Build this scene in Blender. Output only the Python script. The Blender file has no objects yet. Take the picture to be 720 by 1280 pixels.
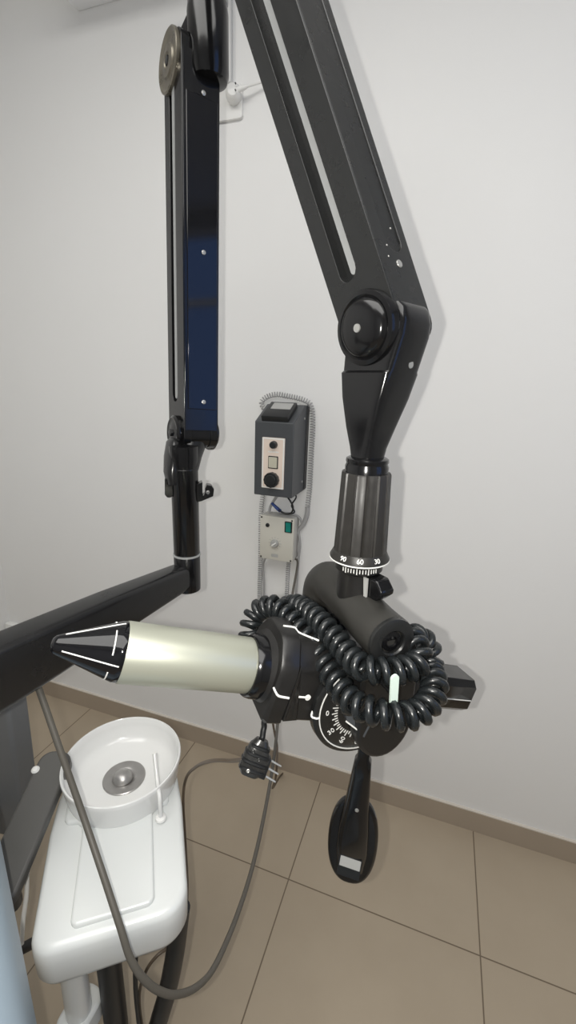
import bpy, bmesh, math, random
from mathutils import Vector, Matrix
random.seed(7)
V = Vector
PI = math.pi
C = bpy.context.scene.collection
SC = bpy.context.scene

# ------------------------------------------------------------------ camera
F = 553.0
EYE = V((0, 0, 1.59))
RW = Matrix(((0.94365539, 0.12136689, -0.30787105),
             (0.32912690, -0.24721862, 0.91134979),
             (0.03449623, -0.96132878, -0.27323429)))     # camera (x right, y down, z forward) to world


def W(px, py, d):
    """survey point: picture position and distance along the view axis -> world metres"""
    return RW @ V(((px - 360) * d / F, (py - 640) * d / F, d)) + EYE


def Uz(px, py, z):
    r = RW @ V((px - 360, py - 640, F))
    return EYE + r * ((z - EYE.z) / r.z)


def Uy(px, py, y):
    r = RW @ V((px - 360, py - 640, F))
    return EYE + r * (y / r.y)


cd = bpy.data.cameras.new('camera')
cam = bpy.data.objects.new('camera', cd)
C.objects.link(cam)
cd.sensor_fit = 'VERTICAL'
cd.sensor_height = 36
cd.lens = F / 1280 * 36
cd.clip_start = 0.01
r_, u_, b_ = RW @ V((1, 0, 0)), RW @ V((0, -1, 0)), RW @ V((0, 0, -1))
cam.matrix_world = Matrix(((r_.x, u_.x, b_.x, EYE.x), (r_.y, u_.y, b_.y, EYE.y),
                           (r_.z, u_.z, b_.z, EYE.z), (0, 0, 0, 1)))
SC.camera = cam


# ------------------------------------------------------------------ materials
def mat(name, col, rough=0.5, metal=0.0, var=0.0, scale=20.0, bump=0.0, bscale=200.0, rvar=0.0, spec=None, coat=0.0):
    m = bpy.data.materials.new(name)
    m.use_nodes = True
    nt = m.node_tree
    b = nt.nodes['Principled BSDF']
    b.inputs['Base Color'].default_value = (*col, 1)
    b.inputs['Roughness'].default_value = rough
    b.inputs['Metallic'].default_value = metal
    if spec is not None:
        b.inputs['Specular IOR Level'].default_value = spec
    if coat:
        b.inputs['Coat Weight'].default_value = coat
    tc = nt.nodes.new('ShaderNodeTexCoord')
    nz = nt.nodes.new('ShaderNodeTexNoise')
    nz.inputs['Scale'].default_value = scale
    nz.inputs['Detail'].default_value = 5
    nt.links.new(tc.outputs['Object'], nz.inputs['Vector'])
    if var:
        mx = nt.nodes.new('ShaderNodeMixRGB')
        mx.inputs[1].default_value = (*[c * (1 - var) for c in col], 1)
        mx.inputs[2].default_value = (*[min(1, c * (1 + var)) for c in col], 1)
        nt.links.new(nz.outputs['Fac'], mx.inputs[0])
        nt.links.new(mx.outputs[0], b.inputs['Base Color'])
    if rvar:
        mr = nt.nodes.new('ShaderNodeMapRange')
        mr.inputs['From Min'].default_value = 0.3
        mr.inputs['From Max'].default_value = 0.7
        mr.inputs['To Min'].default_value = max(0, rough - rvar)
        mr.inputs['To Max'].default_value = rough + rvar
        nt.links.new(nz.outputs['Fac'], mr.inputs['Value'])
        nt.links.new(mr.outputs[0], b.inputs['Roughness'])
    if bump:
        n2 = nt.nodes.new('ShaderNodeTexNoise')
        n2.inputs['Scale'].default_value = bscale
        bp = nt.nodes.new('ShaderNodeBump')
        bp.inputs['Strength'].default_value = bump
        bp.inputs['Distance'].default_value = 0.002
        nt.links.new(tc.outputs['Object'], n2.inputs['Vector'])
        nt.links.new(n2.outputs['Fac'], bp.inputs['Height'])
        nt.links.new(bp.outputs[0], b.inputs['Normal'])
    return m


M = {}
M['wall'] = mat('wall_paint', (0.79, 0.79, 0.78), 0.75, var=0.015, scale=3, bump=0.05, bscale=120)
M['wall_shaded'] = mat('wall_paint_shaded', (0.42, 0.43, 0.44), 0.8, var=0.02, scale=3)  # room gloom put into the wall colour, keeps gloss black reflections dark
M['ceil'] = mat('ceiling_paint', (0.85, 0.85, 0.84), 0.8)
M['base'] = mat('baseboard_tile', (0.375, 0.312, 0.243), 0.45, var=0.05, scale=6)
M['grout'] = mat('grout_light', (0.62, 0.57, 0.50), 0.8)
M['gloss'] = mat('gloss_black', (0.005, 0.005, 0.0055), 0.15, rvar=0.04, scale=30)
M['gloss_face'] = mat('gloss_black_face', (0.005, 0.005, 0.006), 0.07)
M['satin'] = mat('satin_black', (0.012, 0.0125, 0.0125), 0.30, var=0.2, scale=40, rvar=0.06)
M['semi'] = mat('semi_gloss_black', (0.010, 0.010, 0.0105), 0.24, rvar=0.05, scale=25)
M['matte'] = mat('matte_black', (0.026, 0.025, 0.022), 0.5, var=0.25, scale=30, rvar=0.08, bump=0.05)
M['house'] = mat('housing_black', (0.012, 0.0115, 0.011), 0.36, var=0.2, scale=35, rvar=0.08, bump=0.04)
M['grip'] = mat('grip_grey', (0.020, 0.0185, 0.0165), 0.42, var=0.25, scale=60, rvar=0.08)
M['coil'] = mat('coil_black', (0.012, 0.014, 0.015), 0.28, rvar=0.05, scale=60)
M['rubber'] = mat('black_rubber', (0.012, 0.013, 0.014), 0.45)
M['silver'] = mat('brushed_silver', (0.40, 0.41, 0.41), 0.42, 0.4, var=0.06, scale=80)
M['cone'] = mat('champagne_metal', (0.43, 0.44, 0.365), 0.36, 0.5, var=0.03, scale=10)
M['bronze'] = mat('worn_bronze', (0.17, 0.155, 0.125), 0.35, 0.6, var=0.45, scale=45, rvar=0.1)
M['ink'] = mat('white_ink', (0.80, 0.80, 0.77), 0.6)
M['pale'] = mat('pale_green_plastic', (0.66, 0.78, 0.70), 0.45)
M['screw'] = mat('screw_steel', (0.5, 0.5, 0.48), 0.35, 0.7)
M['steel'] = mat('stainless', (0.42, 0.41, 0.40), 0.4, 0.9, var=0.1, scale=60)
M['white'] = mat('white_enamel', (0.68, 0.70, 0.69), 0.25, coat=0.2)
M['ceramic'] = mat('white_ceramic', (0.74, 0.745, 0.735), 0.18, coat=0.3)
M['plastic_w'] = mat('white_plastic', (0.78, 0.78, 0.76), 0.4)
M['ac'] = mat('pale_grey_plastic', (0.86, 0.87, 0.88), 0.5)
M['cable'] = mat('grey_brown_cable', (0.092, 0.084, 0.070), 0.5)
M['cord'] = mat('brown_cord', (0.115, 0.085, 0.058), 0.5)
M['greycord'] = mat('grey_cord', (0.36, 0.36, 0.36), 0.5)
M['boxgrey'] = mat('dark_grey_paint', (0.058, 0.063, 0.069), 0.42, var=0.06, scale=80, bump=0.08, bscale=500)
M['boxblack'] = mat('box_black', (0.012, 0.013, 0.014), 0.4)
M['panel'] = mat('pink_beige_panel', (0.78, 0.66, 0.57), 0.35, var=0.03)
M['display'] = mat('grey_display', (0.40, 0.40, 0.385), 0.3)
M['button'] = mat('beige_button', (0.52, 0.50, 0.40), 0.4)
M['cream'] = mat('cream_plastic', (0.60, 0.585, 0.52), 0.45, var=0.02)
M['creamside'] = mat('grey_beige_plastic', (0.50, 0.49, 0.46), 0.5)
M['teal'] = mat('teal_switch', (0.006, 0.23, 0.19), 0.3)
M['knobgrey'] = mat('knob_grey', (0.40, 0.40, 0.385), 0.4)
M['blue'] = mat('blue_plastic', (0.02, 0.06, 0.25), 0.4)
M['column'] = mat('column_grey', (0.12, 0.125, 0.13), 0.5, var=0.08, scale=15)
M['armgrey'] = mat('armrest_grey', (0.085, 0.083, 0.078), 0.5, var=0.06, scale=25)
M['vinyl'] = mat('light_blue_vinyl', (0.255, 0.315, 0.365), 0.45, var=0.05, scale=8, bump=0.04, bscale=300)
M['plugclear'] = mat('smoky_plug', (0.03, 0.03, 0.029), 0.25, var=0.6, scale=90)
M['frame'] = mat('window_frame_white', (0.75, 0.76, 0.78), 0.4)


def tile_floor():
    m = bpy.data.materials.new('floor_tiles')
    m.use_nodes = True
    nt = m.node_tree
    b = nt.nodes['Principled BSDF']
    N, L = nt.nodes.new, nt.links.new
    geo = N('ShaderNodeNewGeometry')
    sep = N('ShaderNodeSeparateXYZ')
    L(geo.outputs['Position'], sep.inputs[0])

    def line(out, off, pitch):
        a = N('ShaderNodeMath'); a.operation = 'SUBTRACT'; L(out, a.inputs[0]); a.inputs[1].default_value = off
        d = N('ShaderNodeMath'); d.operation = 'DIVIDE'; L(a.outputs[0], d.inputs[0]); d.inputs[1].default_value = pitch
        r = N('ShaderNodeMath'); r.operation = 'ROUND'; L(d.outputs[0], r.inputs[0])
        s = N('ShaderNodeMath'); s.operation = 'SUBTRACT'; L(d.outputs[0], s.inputs[0]); L(r.outputs[0], s.inputs[1])
        ab = N('ShaderNodeMath'); ab.operation = 'ABSOLUTE'; L(s.outputs[0], ab.inputs[0])
        fl = N('ShaderNodeMath'); fl.operation = 'FLOOR'; L(d.outputs[0], fl.inputs[0])
        mu = N('ShaderNodeMath'); mu.operation = 'MULTIPLY'; L(ab.outputs[0], mu.inputs[0]); mu.inputs[1].default_value = pitch
        return mu.outputs[0], fl.outputs[0]
    lx, fx = line(sep.outputs[0], -0.3055, 0.597)
    ly, fy = line(sep.outputs[1], 1.0485, 0.597)
    mn = N('ShaderNodeMath'); mn.operation = 'MINIMUM'; L(lx, mn.inputs[0]); L(ly, mn.inputs[1])
    st = N('ShaderNodeMapRange'); st.interpolation_type = 'SMOOTHSTEP'
    st.inputs['From Min'].default_value = 0.0012; st.inputs['From Max'].default_value = 0.0026
    L(mn.outputs[0], st.inputs['Value'])
    nz = N('ShaderNodeTexNoise'); nz.inputs['Scale'].default_value = 4.5; nz.inputs['Detail'].default_value = 6
    L(geo.outputs['Position'], nz.inputs['Vector'])
    cmb = N('ShaderNodeCombineXYZ'); L(fx, cmb.inputs[0]); L(fy, cmb.inputs[1])
    wn = N('ShaderNodeTexWhiteNoise'); L(cmb.outputs[0], wn.inputs['Vector'])
    tone = N('ShaderNodeMixRGB'); tone.inputs[1].default_value = (0.350, 0.288, 0.212, 1); tone.inputs[2].default_value = (0.420, 0.352, 0.265, 1)
    add = N('ShaderNodeMath'); add.operation = 'MULTIPLY_ADD'; L(wn.outputs['Value'], add.inputs[0]); add.inputs[1].default_value = 0.25; L(nz.outputs['Fac'], add.inputs[2])
    L(add.outputs[0], tone.inputs[0])
    mx = N('ShaderNodeMixRGB'); mx.inputs[1].default_value = (0.15, 0.115, 0.08, 1)
    L(st.outputs[0], mx.inputs[0]); L(tone.outputs[0], mx.inputs[2])
    L(mx.outputs[0], b.inputs['Base Color'])
    b.inputs['Roughness'].default_value = 0.42
    b.inputs['Specular IOR Level'].default_value = 0.3
    bp = N('ShaderNodeBump'); bp.inputs['Strength'].default_value = 0.4; bp.inputs['Distance'].default_value = 0.001
    L(st.outputs[0], bp.inputs['Height']); L(bp.outputs[0], b.inputs['Normal'])
    return m


# ------------------------------------------------------------------ mesh helpers
def base_of(parent):
    o = V((0, 0, 0))
    while parent is not None:
        o = o + parent.location
        parent = parent.parent
    return o


def frame(x, y, z, o):
    x, y, z = x.normalized(), y.normalized(), z.normalized()
    return Matrix(((x.x, y.x, z.x, o.x), (x.y, y.y, z.y, o.y), (x.z, y.z, z.z, o.z), (0, 0, 0, 1)))


def frame_z(axis, o, hint=V((0, 0, 1))):
    z = axis.normalized()
    if abs(z.dot(hint)) > 0.97:
        hint = V((1, 0, 0))
    x = hint.cross(z).normalized()
    return frame(x, z.cross(x), z, o)


class MB:
    def __init__(self):
        self.bm = bmesh.new()

    def ring(self, pts):
        return [self.bm.verts.new(p) for p in pts]

    def bridge(self, a, b, closed=True):
        n = len(a)
        for i in range(n if closed else n - 1):
            j = (i + 1) % n
            try:
                self.bm.faces.new((a[i], a[j], b[j], b[i]))
            except ValueError:
                pass

    def cap(self, r, flip=False):
        try:
            self.bm.faces.new(list(reversed(r)) if flip else r)
        except ValueError:
            pass

    def loft(self, rings, caps=True, loop=False):
        rs = [self.ring(r) for r in rings]
        for a, b in zip(rs, rs[1:]):
            self.bridge(a, b)
        if loop:
            self.bridge(rs[-1], rs[0])
        elif caps:
            self.cap(rs[0], True)
            self.cap(rs[-1])
        return self

    def lathe(self, mt, prof, n=40, caps=True):
        """profile of (radius, height) turned round the z axis of frame mt"""
        rings = []
        for r, h in prof:
            r = max(r, 1e-5)
            rings.append([mt @ V((r * math.cos(2 * PI * i / n), r * math.sin(2 * PI * i / n), h)) for i in range(n)])
        return self.loft(rings, caps)

    def cyl(self, p0, p1, r0, r1=None, n=32, ch=0.0):
        r1 = r0 if r1 is None else r1
        mt = frame_z(p1 - p0, p0)
        L = (p1 - p0).length
        pr = [(r0, 0), (r1, L)] if not ch else [(r0 - ch, 0), (r0, ch), (r1, L - ch), (r1 - ch, L)]
        return self.lathe(mt, pr, n)

    def box(self, mt, sx, sy, sz, bevel=0.0, seg=2):
        """box centred on frame mt with full sizes"""
        r = bmesh.ops.create_cube(self.bm, size=1.0)
        vs = r['verts']
        for v in vs:
            v.co = V((v.co.x * sx, v.co.y * sy, v.co.z * sz))
        if bevel:
            es = list({e for v in vs for e in v.link_edges})
            rr = bmesh.ops.bevel(self.bm, geom=es, offset=bevel, segments=seg, affect='EDGES', profile=0.5)
            vs = list({v for f in rr['faces'] for v in f.verts} | {v for v in vs if v.is_valid})
        for v in vs:
            v.co = mt @ v.co
        return self

    def prism(self, mt, outer, h0, h1, holes=()):
        """flat outline (with holes) in the xy plane of mt, thick from h0 to h1"""
        tops, bots = [], []
        for lp in [outer] + list(holes):
            b = [self.bm.verts.new(mt @ V((x, y, h0))) for x, y in lp]
            t = [self.bm.verts.new(mt @ V((x, y, h1))) for x, y in lp]
            self.bridge(b, t)
            bots.append(b); tops.append(t)
        if not holes:
            self.cap(bots[0], True); self.cap(tops[0])
        else:
            for grp in (bots, tops):
                es = []
                for lp in grp:
                    for i in range(len(lp)):
                        e = self.bm.edges.get((lp[i], lp[(i + 1) % len(lp)]))
                        es.append(e)
                bmesh.ops.triangle_fill(self.bm, edges=es, use_beauty=True, use_dissolve=False)
        return self

    def tube(self, pts, r, n=10, caps=True, closed=False):
        pts = [V(p) for p in pts]
        m = len(pts)
        tans = []
        for i in range(m):
            a = pts[(i - 1) % m] if (closed or i > 0) else pts[i]
            b = pts[(i + 1) % m] if (closed or i < m - 1) else pts[i]
            tans.append((b - a).normalized())
        up = V((0, 0, 1)) if abs(tans[0].z) < 0.9 else V((1, 0, 0))
        nrm = (up - tans[0] * up.dot(tans[0])).normalized()
        rings = []
        for i, (p, t) in enumerate(zip(pts, tans)):
            nrm = (nrm - t * nrm.dot(t))
            nrm.normalize()
            bi = t.cross(nrm)
            rr = r(i / max(1, m - 1)) if callable(r) else r
            rings.append([p + (nrm * math.cos(2 * PI * k / n) + bi * math.sin(2 * PI * k / n)) * rr for k in range(n)])
        return self.loft(rings, caps and not closed, closed)

    def sphere(self, c, r, n=16):
        mt = Matrix.Translation(c) @ Matrix.Scale(r, 4)
        bmesh.ops.create_uvsphere(self.bm, u_segments=n, v_segments=max(6, n // 2), radius=1, matrix=mt)
        return self

    def build(self, name, m, parent=None, bevel=0.0, seg=2, smooth=True, angle=38, label=None):
        bmesh.ops.remove_doubles(self.bm, verts=self.bm.verts, dist=1e-6)
        bmesh.ops.recalc_face_normals(self.bm, faces=self.bm.faces)
        me = bpy.data.meshes.new(name)
        if parent is not None:
            o0 = base_of(parent)
        else:
            co = [v.co for v in self.bm.verts]
            o0 = V(((min(c.x for c in co) + max(c.x for c in co)) / 2,
                    (min(c.y for c in co) + max(c.y for c in co)) / 2, min(c.z for c in co)))
        bmesh.ops.translate(self.bm, verts=self.bm.verts, vec=-o0)
        self.bm.to_mesh(me)
        self.bm.free()
        if smooth:
            for p in me.polygons:
                p.use_smooth = True
            me.set_sharp_from_angle(angle=math.radians(angle))
        me.materials.append(M[m])
        o = bpy.data.objects.new(name, me)
        C.objects.link(o)
        if parent is not None:
            o.parent = parent
        else:
            o.location = o0
        if bevel:
            bv = o.modifiers.new('bevel', 'BEVEL')
            bv.width = bevel; bv.segments = seg; bv.limit_method = 'ANGLE'; bv.angle_limit = math.radians(40)
            bv.harden_normals = False
        if label:
            o['label'] = label
        return o


def thing(name, label, cat, loc, group=None):
    o = bpy.data.objects.new(name, None)
    o.empty_display_size = 0.05
    C.objects.link(o)
    o.location = V(loc)
    return tag(o, label, cat, group)


def tag(o, label, cat, group=None, kind=None):
    o['label'] = label; o['category'] = cat
    if group: o['group'] = group
    if kind: o['kind'] = kind
    return o


def struct(name, mb, m, parent=None, **k):
    o = mb.build(name, m, parent, **k)
    if parent is None:
        o['kind'] = 'structure'
    return o


def smooth_path(pts, step=6):
    pts = [V(p) for p in pts]
    out = []
    n = len(pts)
    for i in range(n - 1):
        p0 = pts[i - 1] if i > 0 else pts[i] * 2 - pts[i + 1]
        p1, p2 = pts[i], pts[i + 1]
        p3 = pts[i + 2] if i + 2 < n else p2 * 2 - p1
        for k in range(step):
            t = k / step
            out.append(0.5 * ((2 * p1) + (p2 - p0) * t + (2 * p0 - 5 * p1 + 4 * p2 - p3) * t * t + (3 * p1 - p0 - 3 * p2 + p3) * t ** 3))
    out.append(pts[-1])
    return out


def helix(path, rad, pitch, spt=16, phase=0.0):
    """coil of given radius and pitch wound round a path"""
    P = smooth_path(path, 24)
    L = [0.0]
    for a, b in zip(P, P[1:]):
        L.append(L[-1] + (b - a).length)
    tot = L[-1]
    nt = max(2, int(tot / pitch * spt))
    out = []
    j = 0
    nrm = None
    for i in range(nt + 1):
        s = tot * i / nt
        while j < len(L) - 2 and L[j + 1] < s:
            j += 1
        u = (s - L[j]) / max(1e-9, L[j + 1] - L[j])
        p = P[j].lerp(P[j + 1], u)
        t = (P[min(j + 2, len(P) - 1)] - P[max(j - 1, 0)]).normalized()
        if nrm is None:
            h = V((0, 0, 1)) if abs(t.z) < 0.9 else V((1, 0, 0))
            nrm = h
        nrm = (nrm - t * nrm.dot(t)).normalized()
        bi = t.cross(nrm)
        a = 2 * PI * s / pitch + phase
        out.append(p + (nrm * math.cos(a) + bi * math.sin(a)) * rad)
    return out


def stadium(cx, y0, y1, hw, n=8):
    """vertical stadium outline: half width hw, from y0 to y1"""
    o = []
    for k in range(n + 1):
        a = PI + PI * k / n
        o.append((cx + hw * math.cos(a), y0 + hw + hw * math.sin(a)))
    for k in range(n + 1):
        a = PI * k / n
        o.append((cx + hw * math.cos(a), y1 - hw + hw * math.sin(a)))
    return o


def superell(cx, cy, a, b, e=2.0, n=32):
    o = []
    for k in range(n):
        t = 2 * PI * (k + 0.5) / n
        c, s = math.cos(t), math.sin(t)
        o.append((cx + a * math.copysign(abs(c) ** (2 / e), c), cy + b * math.copysign(abs(s) ** (2 / e), s)))
    return o


def rrect(cx, cy, sx, sy, r, n=5):
    o = []
    for (qx, qy, a0) in ((1, 1, 0), (-1, 1, 90), (-1, -1, 180), (1, -1, 270)):
        for k in range(n + 1):
            a = math.radians(a0 + 90 * k / n)
            o.append((cx + qx * (sx / 2 - r) + r * math.cos(a), cy + qy * (sy / 2 - r) + r * math.sin(a)))
    return o


def text_obj(name, s, size, mt, m, parent, depth=0.0004):
    cu = bpy.data.curves.new('lettering', 'FONT')
    cu.body = s; cu.size = size; cu.extrude = depth
    cu.align_x = 'CENTER'; cu.align_y = 'CENTER'
    to = bpy.data.objects.new('lettering', cu)
    C.objects.link(to)
    bpy.context.view_layer.update()
    me = bpy.data.meshes.new_from_object(to.evaluated_get(bpy.context.evaluated_depsgraph_get()))
    bpy.data.objects.remove(to)
    bpy.data.curves.remove(cu)
    me.transform(Matrix.Translation(-base_of(parent)) @ mt)
    me.materials.clear()
    me.materials.append(M[m])
    o = bpy.data.objects.new(name, me)
    C.objects.link(o)
    o.parent = parent
    return o


# ------------------------------------------------------------------ the room
WY = 1.4620        # face of the far wall
XL, XR, YB, ZC = -1.985, 1.75, -2.1, 3.0
Z3 = V((0, 0, 1))


def slab(x0, x1, y0, y1, z0, z1, bevel=0.0):
    return MB().box(Matrix.Translation(((x0 + x1) / 2, (y0 + y1) / 2, (z0 + z1) / 2)), x1 - x0, y1 - y0, z1 - z0, bevel)


M['floor'] = tile_floor()
struct('floor', slab(XL - .1, XR + .1, YB - .1, WY + .1, -0.1, 0), 'floor', smooth=False)
struct('ceiling', slab(XL - .1, XR + .1, YB - .1, WY + .1, ZC, ZC + .1), 'ceil', smooth=False)
struct('wall_back', slab(XL - .1, XR + .1, WY, WY + .1, 0, ZC), 'wall', smooth=False)
struct('wall_left', slab(XL - .1, XL, YB, WY, 0, ZC), 'wall', smooth=False)
struct('wall_front', slab(XL - .1, XR + .1, YB - .1, YB, 0, ZC), 'wall_shaded', smooth=False)
# right wall with a window opening
wy0, wy1, wz0, wz1 = -0.35, 0.62, 1.45, 2.9
mt = frame(V((0, 1, 0)), V((0, 0, 1)), V((1, 0, 0)), V((XR, 0, 0)))
mb = MB().prism(mt, [(YB, 0), (WY, 0), (WY, ZC), (YB, ZC)], 0, 0.1, [[(wy0, wz0), (wy1, wz0), (wy1, wz1), (wy0, wz1)]])
struct('wall_right', mb, 'wall_shaded', smooth=False)
mb = MB()
for (a, b, c, d) in ((wy0, wy1, wz0, wz0 + .05), (wy0, wy1, wz1 - .05, wz1), (wy0, wy0 + .05, wz0, wz1), (wy1 - .05, wy1, wz0, wz1),
                     ((wy0 + wy1) / 2 - .03, (wy0 + wy1) / 2 + .03, wz0, wz1), (wy0, wy1, 2.42, 2.46)):
    mb.box(Matrix.Translation((XR + .05, (a + b) / 2, (c + d) / 2)), .05, b - a, d - c)
struct('window_1', mb, 'frame', smooth=False)
# baseboards: brown tile skirting with a light sealant line on top
struct('baseboard_back', slab(XL, XR, WY - .009, WY, 0, .088), 'base', smooth=False)
struct('trim_1', slab(XL, XR, WY - .010, WY, .088, .0925), 'grout', smooth=False)
struct('baseboard_left', slab(XL, XL + .009, YB, WY - .01, 0, .088), 'base', smooth=False)
struct('baseboard_right', slab(XR - .009, XR, YB, WY - .01, 0, .088), 'base', smooth=False)
struct('baseboard_front', slab(XL + .01, XR - .01, YB, YB + .009, 0, .088), 'base', smooth=False)

# ------------------------------------------------------------------ things on the far wall
# air conditioner seen by the corner of its underside
t = thing('air_conditioner', 'pale grey wall unit cut off by the top edge of the photo', 'air conditioner', (-0.85, WY, 2.715))
slab(-1.262, -0.42, WY - .21, WY, 2.715, 2.97, .006).build('body', 'ac', t)
slab(-1.21, -0.47, WY - .19, WY - .10, 2.709, 2.717).build('air_outlet', 'knobgrey', t)

# socket with round white plug and a strip of trunking above
t = thing('wall_socket', 'white wall socket plate behind the black arms, near the top', 'socket', (-0.712, WY, 2.365))
MB().prism(frame(V((1, 0, 0)), Z3, V((0, -1, 0)), V((-0.723, WY, 2.400))), rrect(0, 0, .085, .085, .008), 0, .010).build('plate', 'plastic_w', t, bevel=.0015)
MB().lathe(frame_z(V((0, -1, 0)), V((-0.705, WY - .009, 2.412))), [(.0, 0), (.021, 0), (.021, .006)], 24).build('socket_insert', 'plastic_w', t)
t = thing('power_plug', 'round white plug pushed into the wall socket behind the black arms', 'plug', (-0.69, WY - .02, 2.39))
MB().lathe(frame_z(V((0.35, -1, 0.05)), V((-0.706, WY - .012, 2.411))), [(.0, 0), (.022, 0), (.023, .008), (.022, .026), (.015, .034), (0, .036)], 28).build('plug_body', 'plastic_w', t)
MB().cyl(V((-0.69, WY - .034, 2.413)), V((-0.655, WY - .03, 2.420)), .009, .005, 14).build('strain_relief', 'plastic_w', t)
mb = MB()
for q in (-.007, .009):
    mb.cyl(V((-0.684, WY - .046, 2.413 + q)), V((-0.683, WY - .0505, 2.413 + q)), .0022, None, 8)
mb.build('contact_hole', 'boxblack', t)
MB().tube(smooth_path([V((-0.657, WY - .03, 2.42)), V((-0.61, WY - .02, 2.43)), V((-0.55, WY - .008, 2.44)), V((-0.50, WY - .004, 2.52)), V((-0.49, WY - .004, 2.71))]), .0035, 8).build('cord', 'plastic_w', t)
tag(slab(-0.752, -0.716, WY - .014, WY, 2.449, 2.708, .002).build('cable_trunking', 'plastic_w'), 'thin white cable trunking running up the wall above the socket', 'trunking')
tag(slab(-1.98, -1.915, WY - .03, WY, .05 + .06, .385, .004).build('outlet_box', 'plastic_w'), 'small white wall box just above the black arm at the left edge', 'box')

# grey x-ray timer on the wall
bx0, bx1, bz0, bz1, bd = -0.5625, -0.4315, 1.244, 1.481, 0.155
t = thing('control_box', 'dark grey control box with pinkish panel, higher of the two on the wall', 'control box', (-0.497, WY, bz0))
fy = WY - bd
rings = []
prof = [(WY, bz0), (fy, bz0), (fy, bz1), (WY - .055, 1.531), (WY, 1.531)]
mb = MB().loft([[V((x, y, z)) for y, z in prof] for x in (bx0, bx1)])
mb.build('body', 'boxgrey', t, bevel=.0025)
slab(bx0 + .012, bx1 + .0015, WY - .03, WY, bz0 + .004, 1.528).build('back_plate', 'boxblack', t)
sl0, sl1 = V((0, fy + .004, bz1 + .004)), V((0, WY - .055, 1.531))
sd = (sl1 - sl0).normalized()
sn = V((1, 0, 0)).cross(sd)
sn = sn if sn.z > 0 else -sn
mt = frame(V((1, 0, 0)), sd, sn, V((-0.501, 0, 0)) + sl0 + sd * .052)
hood = MB().box(mt @ Matrix.Translation((0.004, -.004, .003)), .090, .098, .026, .004).build('display_hood', 'boxblack', t)
mt2 = mt @ Matrix.Translation((0.008, 0.014, .0165))
MB().prism(mt2, rrect(0, 0, .066, .040, .002), -.001, .0008).build('display_window', 'display', hood, label='pale grey display window')
fmt = lambda x, z, y=fy: frame(V((1, 0, 0)), Z3, V((0, -1, 0)), V((x, y, z)))
pn = MB().prism(fmt(-0.497, 1.352), rrect(0, 0, .076, .163, .002), -.001, .003).build('front_panel', 'panel', t, bevel=.0006, label='pinkish beige panel with knobs')
MB().prism(fmt(-0.497, 1.352, fy - .003), rrect(0, 0, .074, .161, .002), 0, .0006, [rrect(0, 0, .066, .153, .002)]).build('panel_rim', 'ink', pn)
MB().lathe(frame_z(V((0, -1, 0)), V((-0.495, fy - .002, 1.412))), [(.0, 0), (.0125, 0), (.011, .014), (.0085, .016), (0, .016)], 24).build('small_knob', 'boxblack', t)
MB().prism(fmt(-0.496, 1.356, fy - .003), rrect(0, 0, .033, .040, .002), 0, .002).build('button_frame', 'boxblack', t)
MB().prism(fmt(-0.496, 1.356, fy - .004), rrect(0, 0, .028, .034, .002), 0, .004).build('exposure_button', 'button', t, bevel=.0008)
kb = MB()
kr = []
for k in range(36):
    a = 2 * PI * k / 36
    kr.append((.024 * (1 + .05 * (k % 3 == 0)) * math.cos(a), .024 * (1 + .05 * (k % 3 == 0)) * math.sin(a)))
kb.prism(fmt(-0.498, 1.300, fy - .002), kr, 0, .016).lathe(frame_z(V((0, -1, 0)), V((-0.498, fy - .017, 1.300))), [(0, 0), (.019, 0), (.017, .004), (0, .005)], 28)
kb.build('timer_knob', 'boxblack', t, bevel=.001)
mb = MB()
for q in range(7):
    mb.box(fmt(-0.512 + q * .0052, 1.389, fy - .0034), .0038, .0045 + .001 * (q % 2), .0006)
mb.build('panel_lettering', 'ink', pn)
MB().cyl(V((bx1, WY - .05, 1.49)), V((bx1 + .002, WY - .05, 1.49)), .004, None, 12).build('screw', 'screw', t)
MB().cyl(V((bx1, WY - .05, 1.28)), V((bx1 + .002, WY - .05, 1.28)), .004, None, 12).build('screw', 'screw', t)

# small cream box below it
sbox = t = thing('switch_box', 'small cream switch box with green rocker, below the dark grey box', 'switch box', (-0.512, WY, .985))
ly = WY - .066
slab(-.5745, -.4495, ly + .012, WY, .986, 1.147, .004).build('body', 'creamside', t)
slab(-.5755, -.4485, ly, ly + .013, .985, 1.148, .003).build('front_cover', 'cream', t, label='cream front cover')
for sx, sz in ((-.5695, 1.141), (-.4555, 1.141), (-.5695, .992), (-.4555, .992)):
    MB().cyl(V((sx, ly + .001, sz)), V((sx, ly - .001, sz)), .0032, None, 10).build('screw', 'boxblack', t)
MB().prism(fmt(-.4675, 1.117, ly), rrect(0, 0, .027, .040, .002), -.001, .003).build('switch_bezel', 'boxblack', t)
MB().loft([[fmt(-.4675, 1.117, ly) @ V((x, y, z)) for y, z in ((-.017, 0), (-.017, .004), (0, .0045), (.017, .009), (.017, 0))] for x in (-.009, .009)]).build('rocker_switch', 'teal', t, label='green rocker switch')
MB().lathe(frame_z(V((0, -1, 0)), V((-.546, ly, 1.114))), [(0, 0), (.0075, 0), (.007, .003), (.003, .0045), (0, .0045)], 18).build('indicator_lamp', 'boxblack', t)
kd = MB().lathe(frame_z(V((0, -1, 0)), V((-.5165, ly, 1.050))), [(0, 0), (.015, 0), (.015, .006), (.011, .013), (0, .013)], 28).build('dial_knob', 'knobgrey', t)
MB().box(fmt(-.5165, 1.050, ly - .0125) @ Matrix.Rotation(.7, 4, 'Z') @ Matrix.Translation((0.001, 0, .0015)), .019, .004, .005).build('pointer', 'ink', kd)
mb = MB()
for q in range(11):
    a = math.radians(-150 + q * 30) + PI / 2
    mb.box(fmt(-.5165, 1.050, ly - .0003) @ Matrix.Translation((.021 * math.cos(a), .021 * math.sin(a), 0)) @ Matrix.Rotation(a, 4, 'Z'), .006, .0016, .0006)
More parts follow.
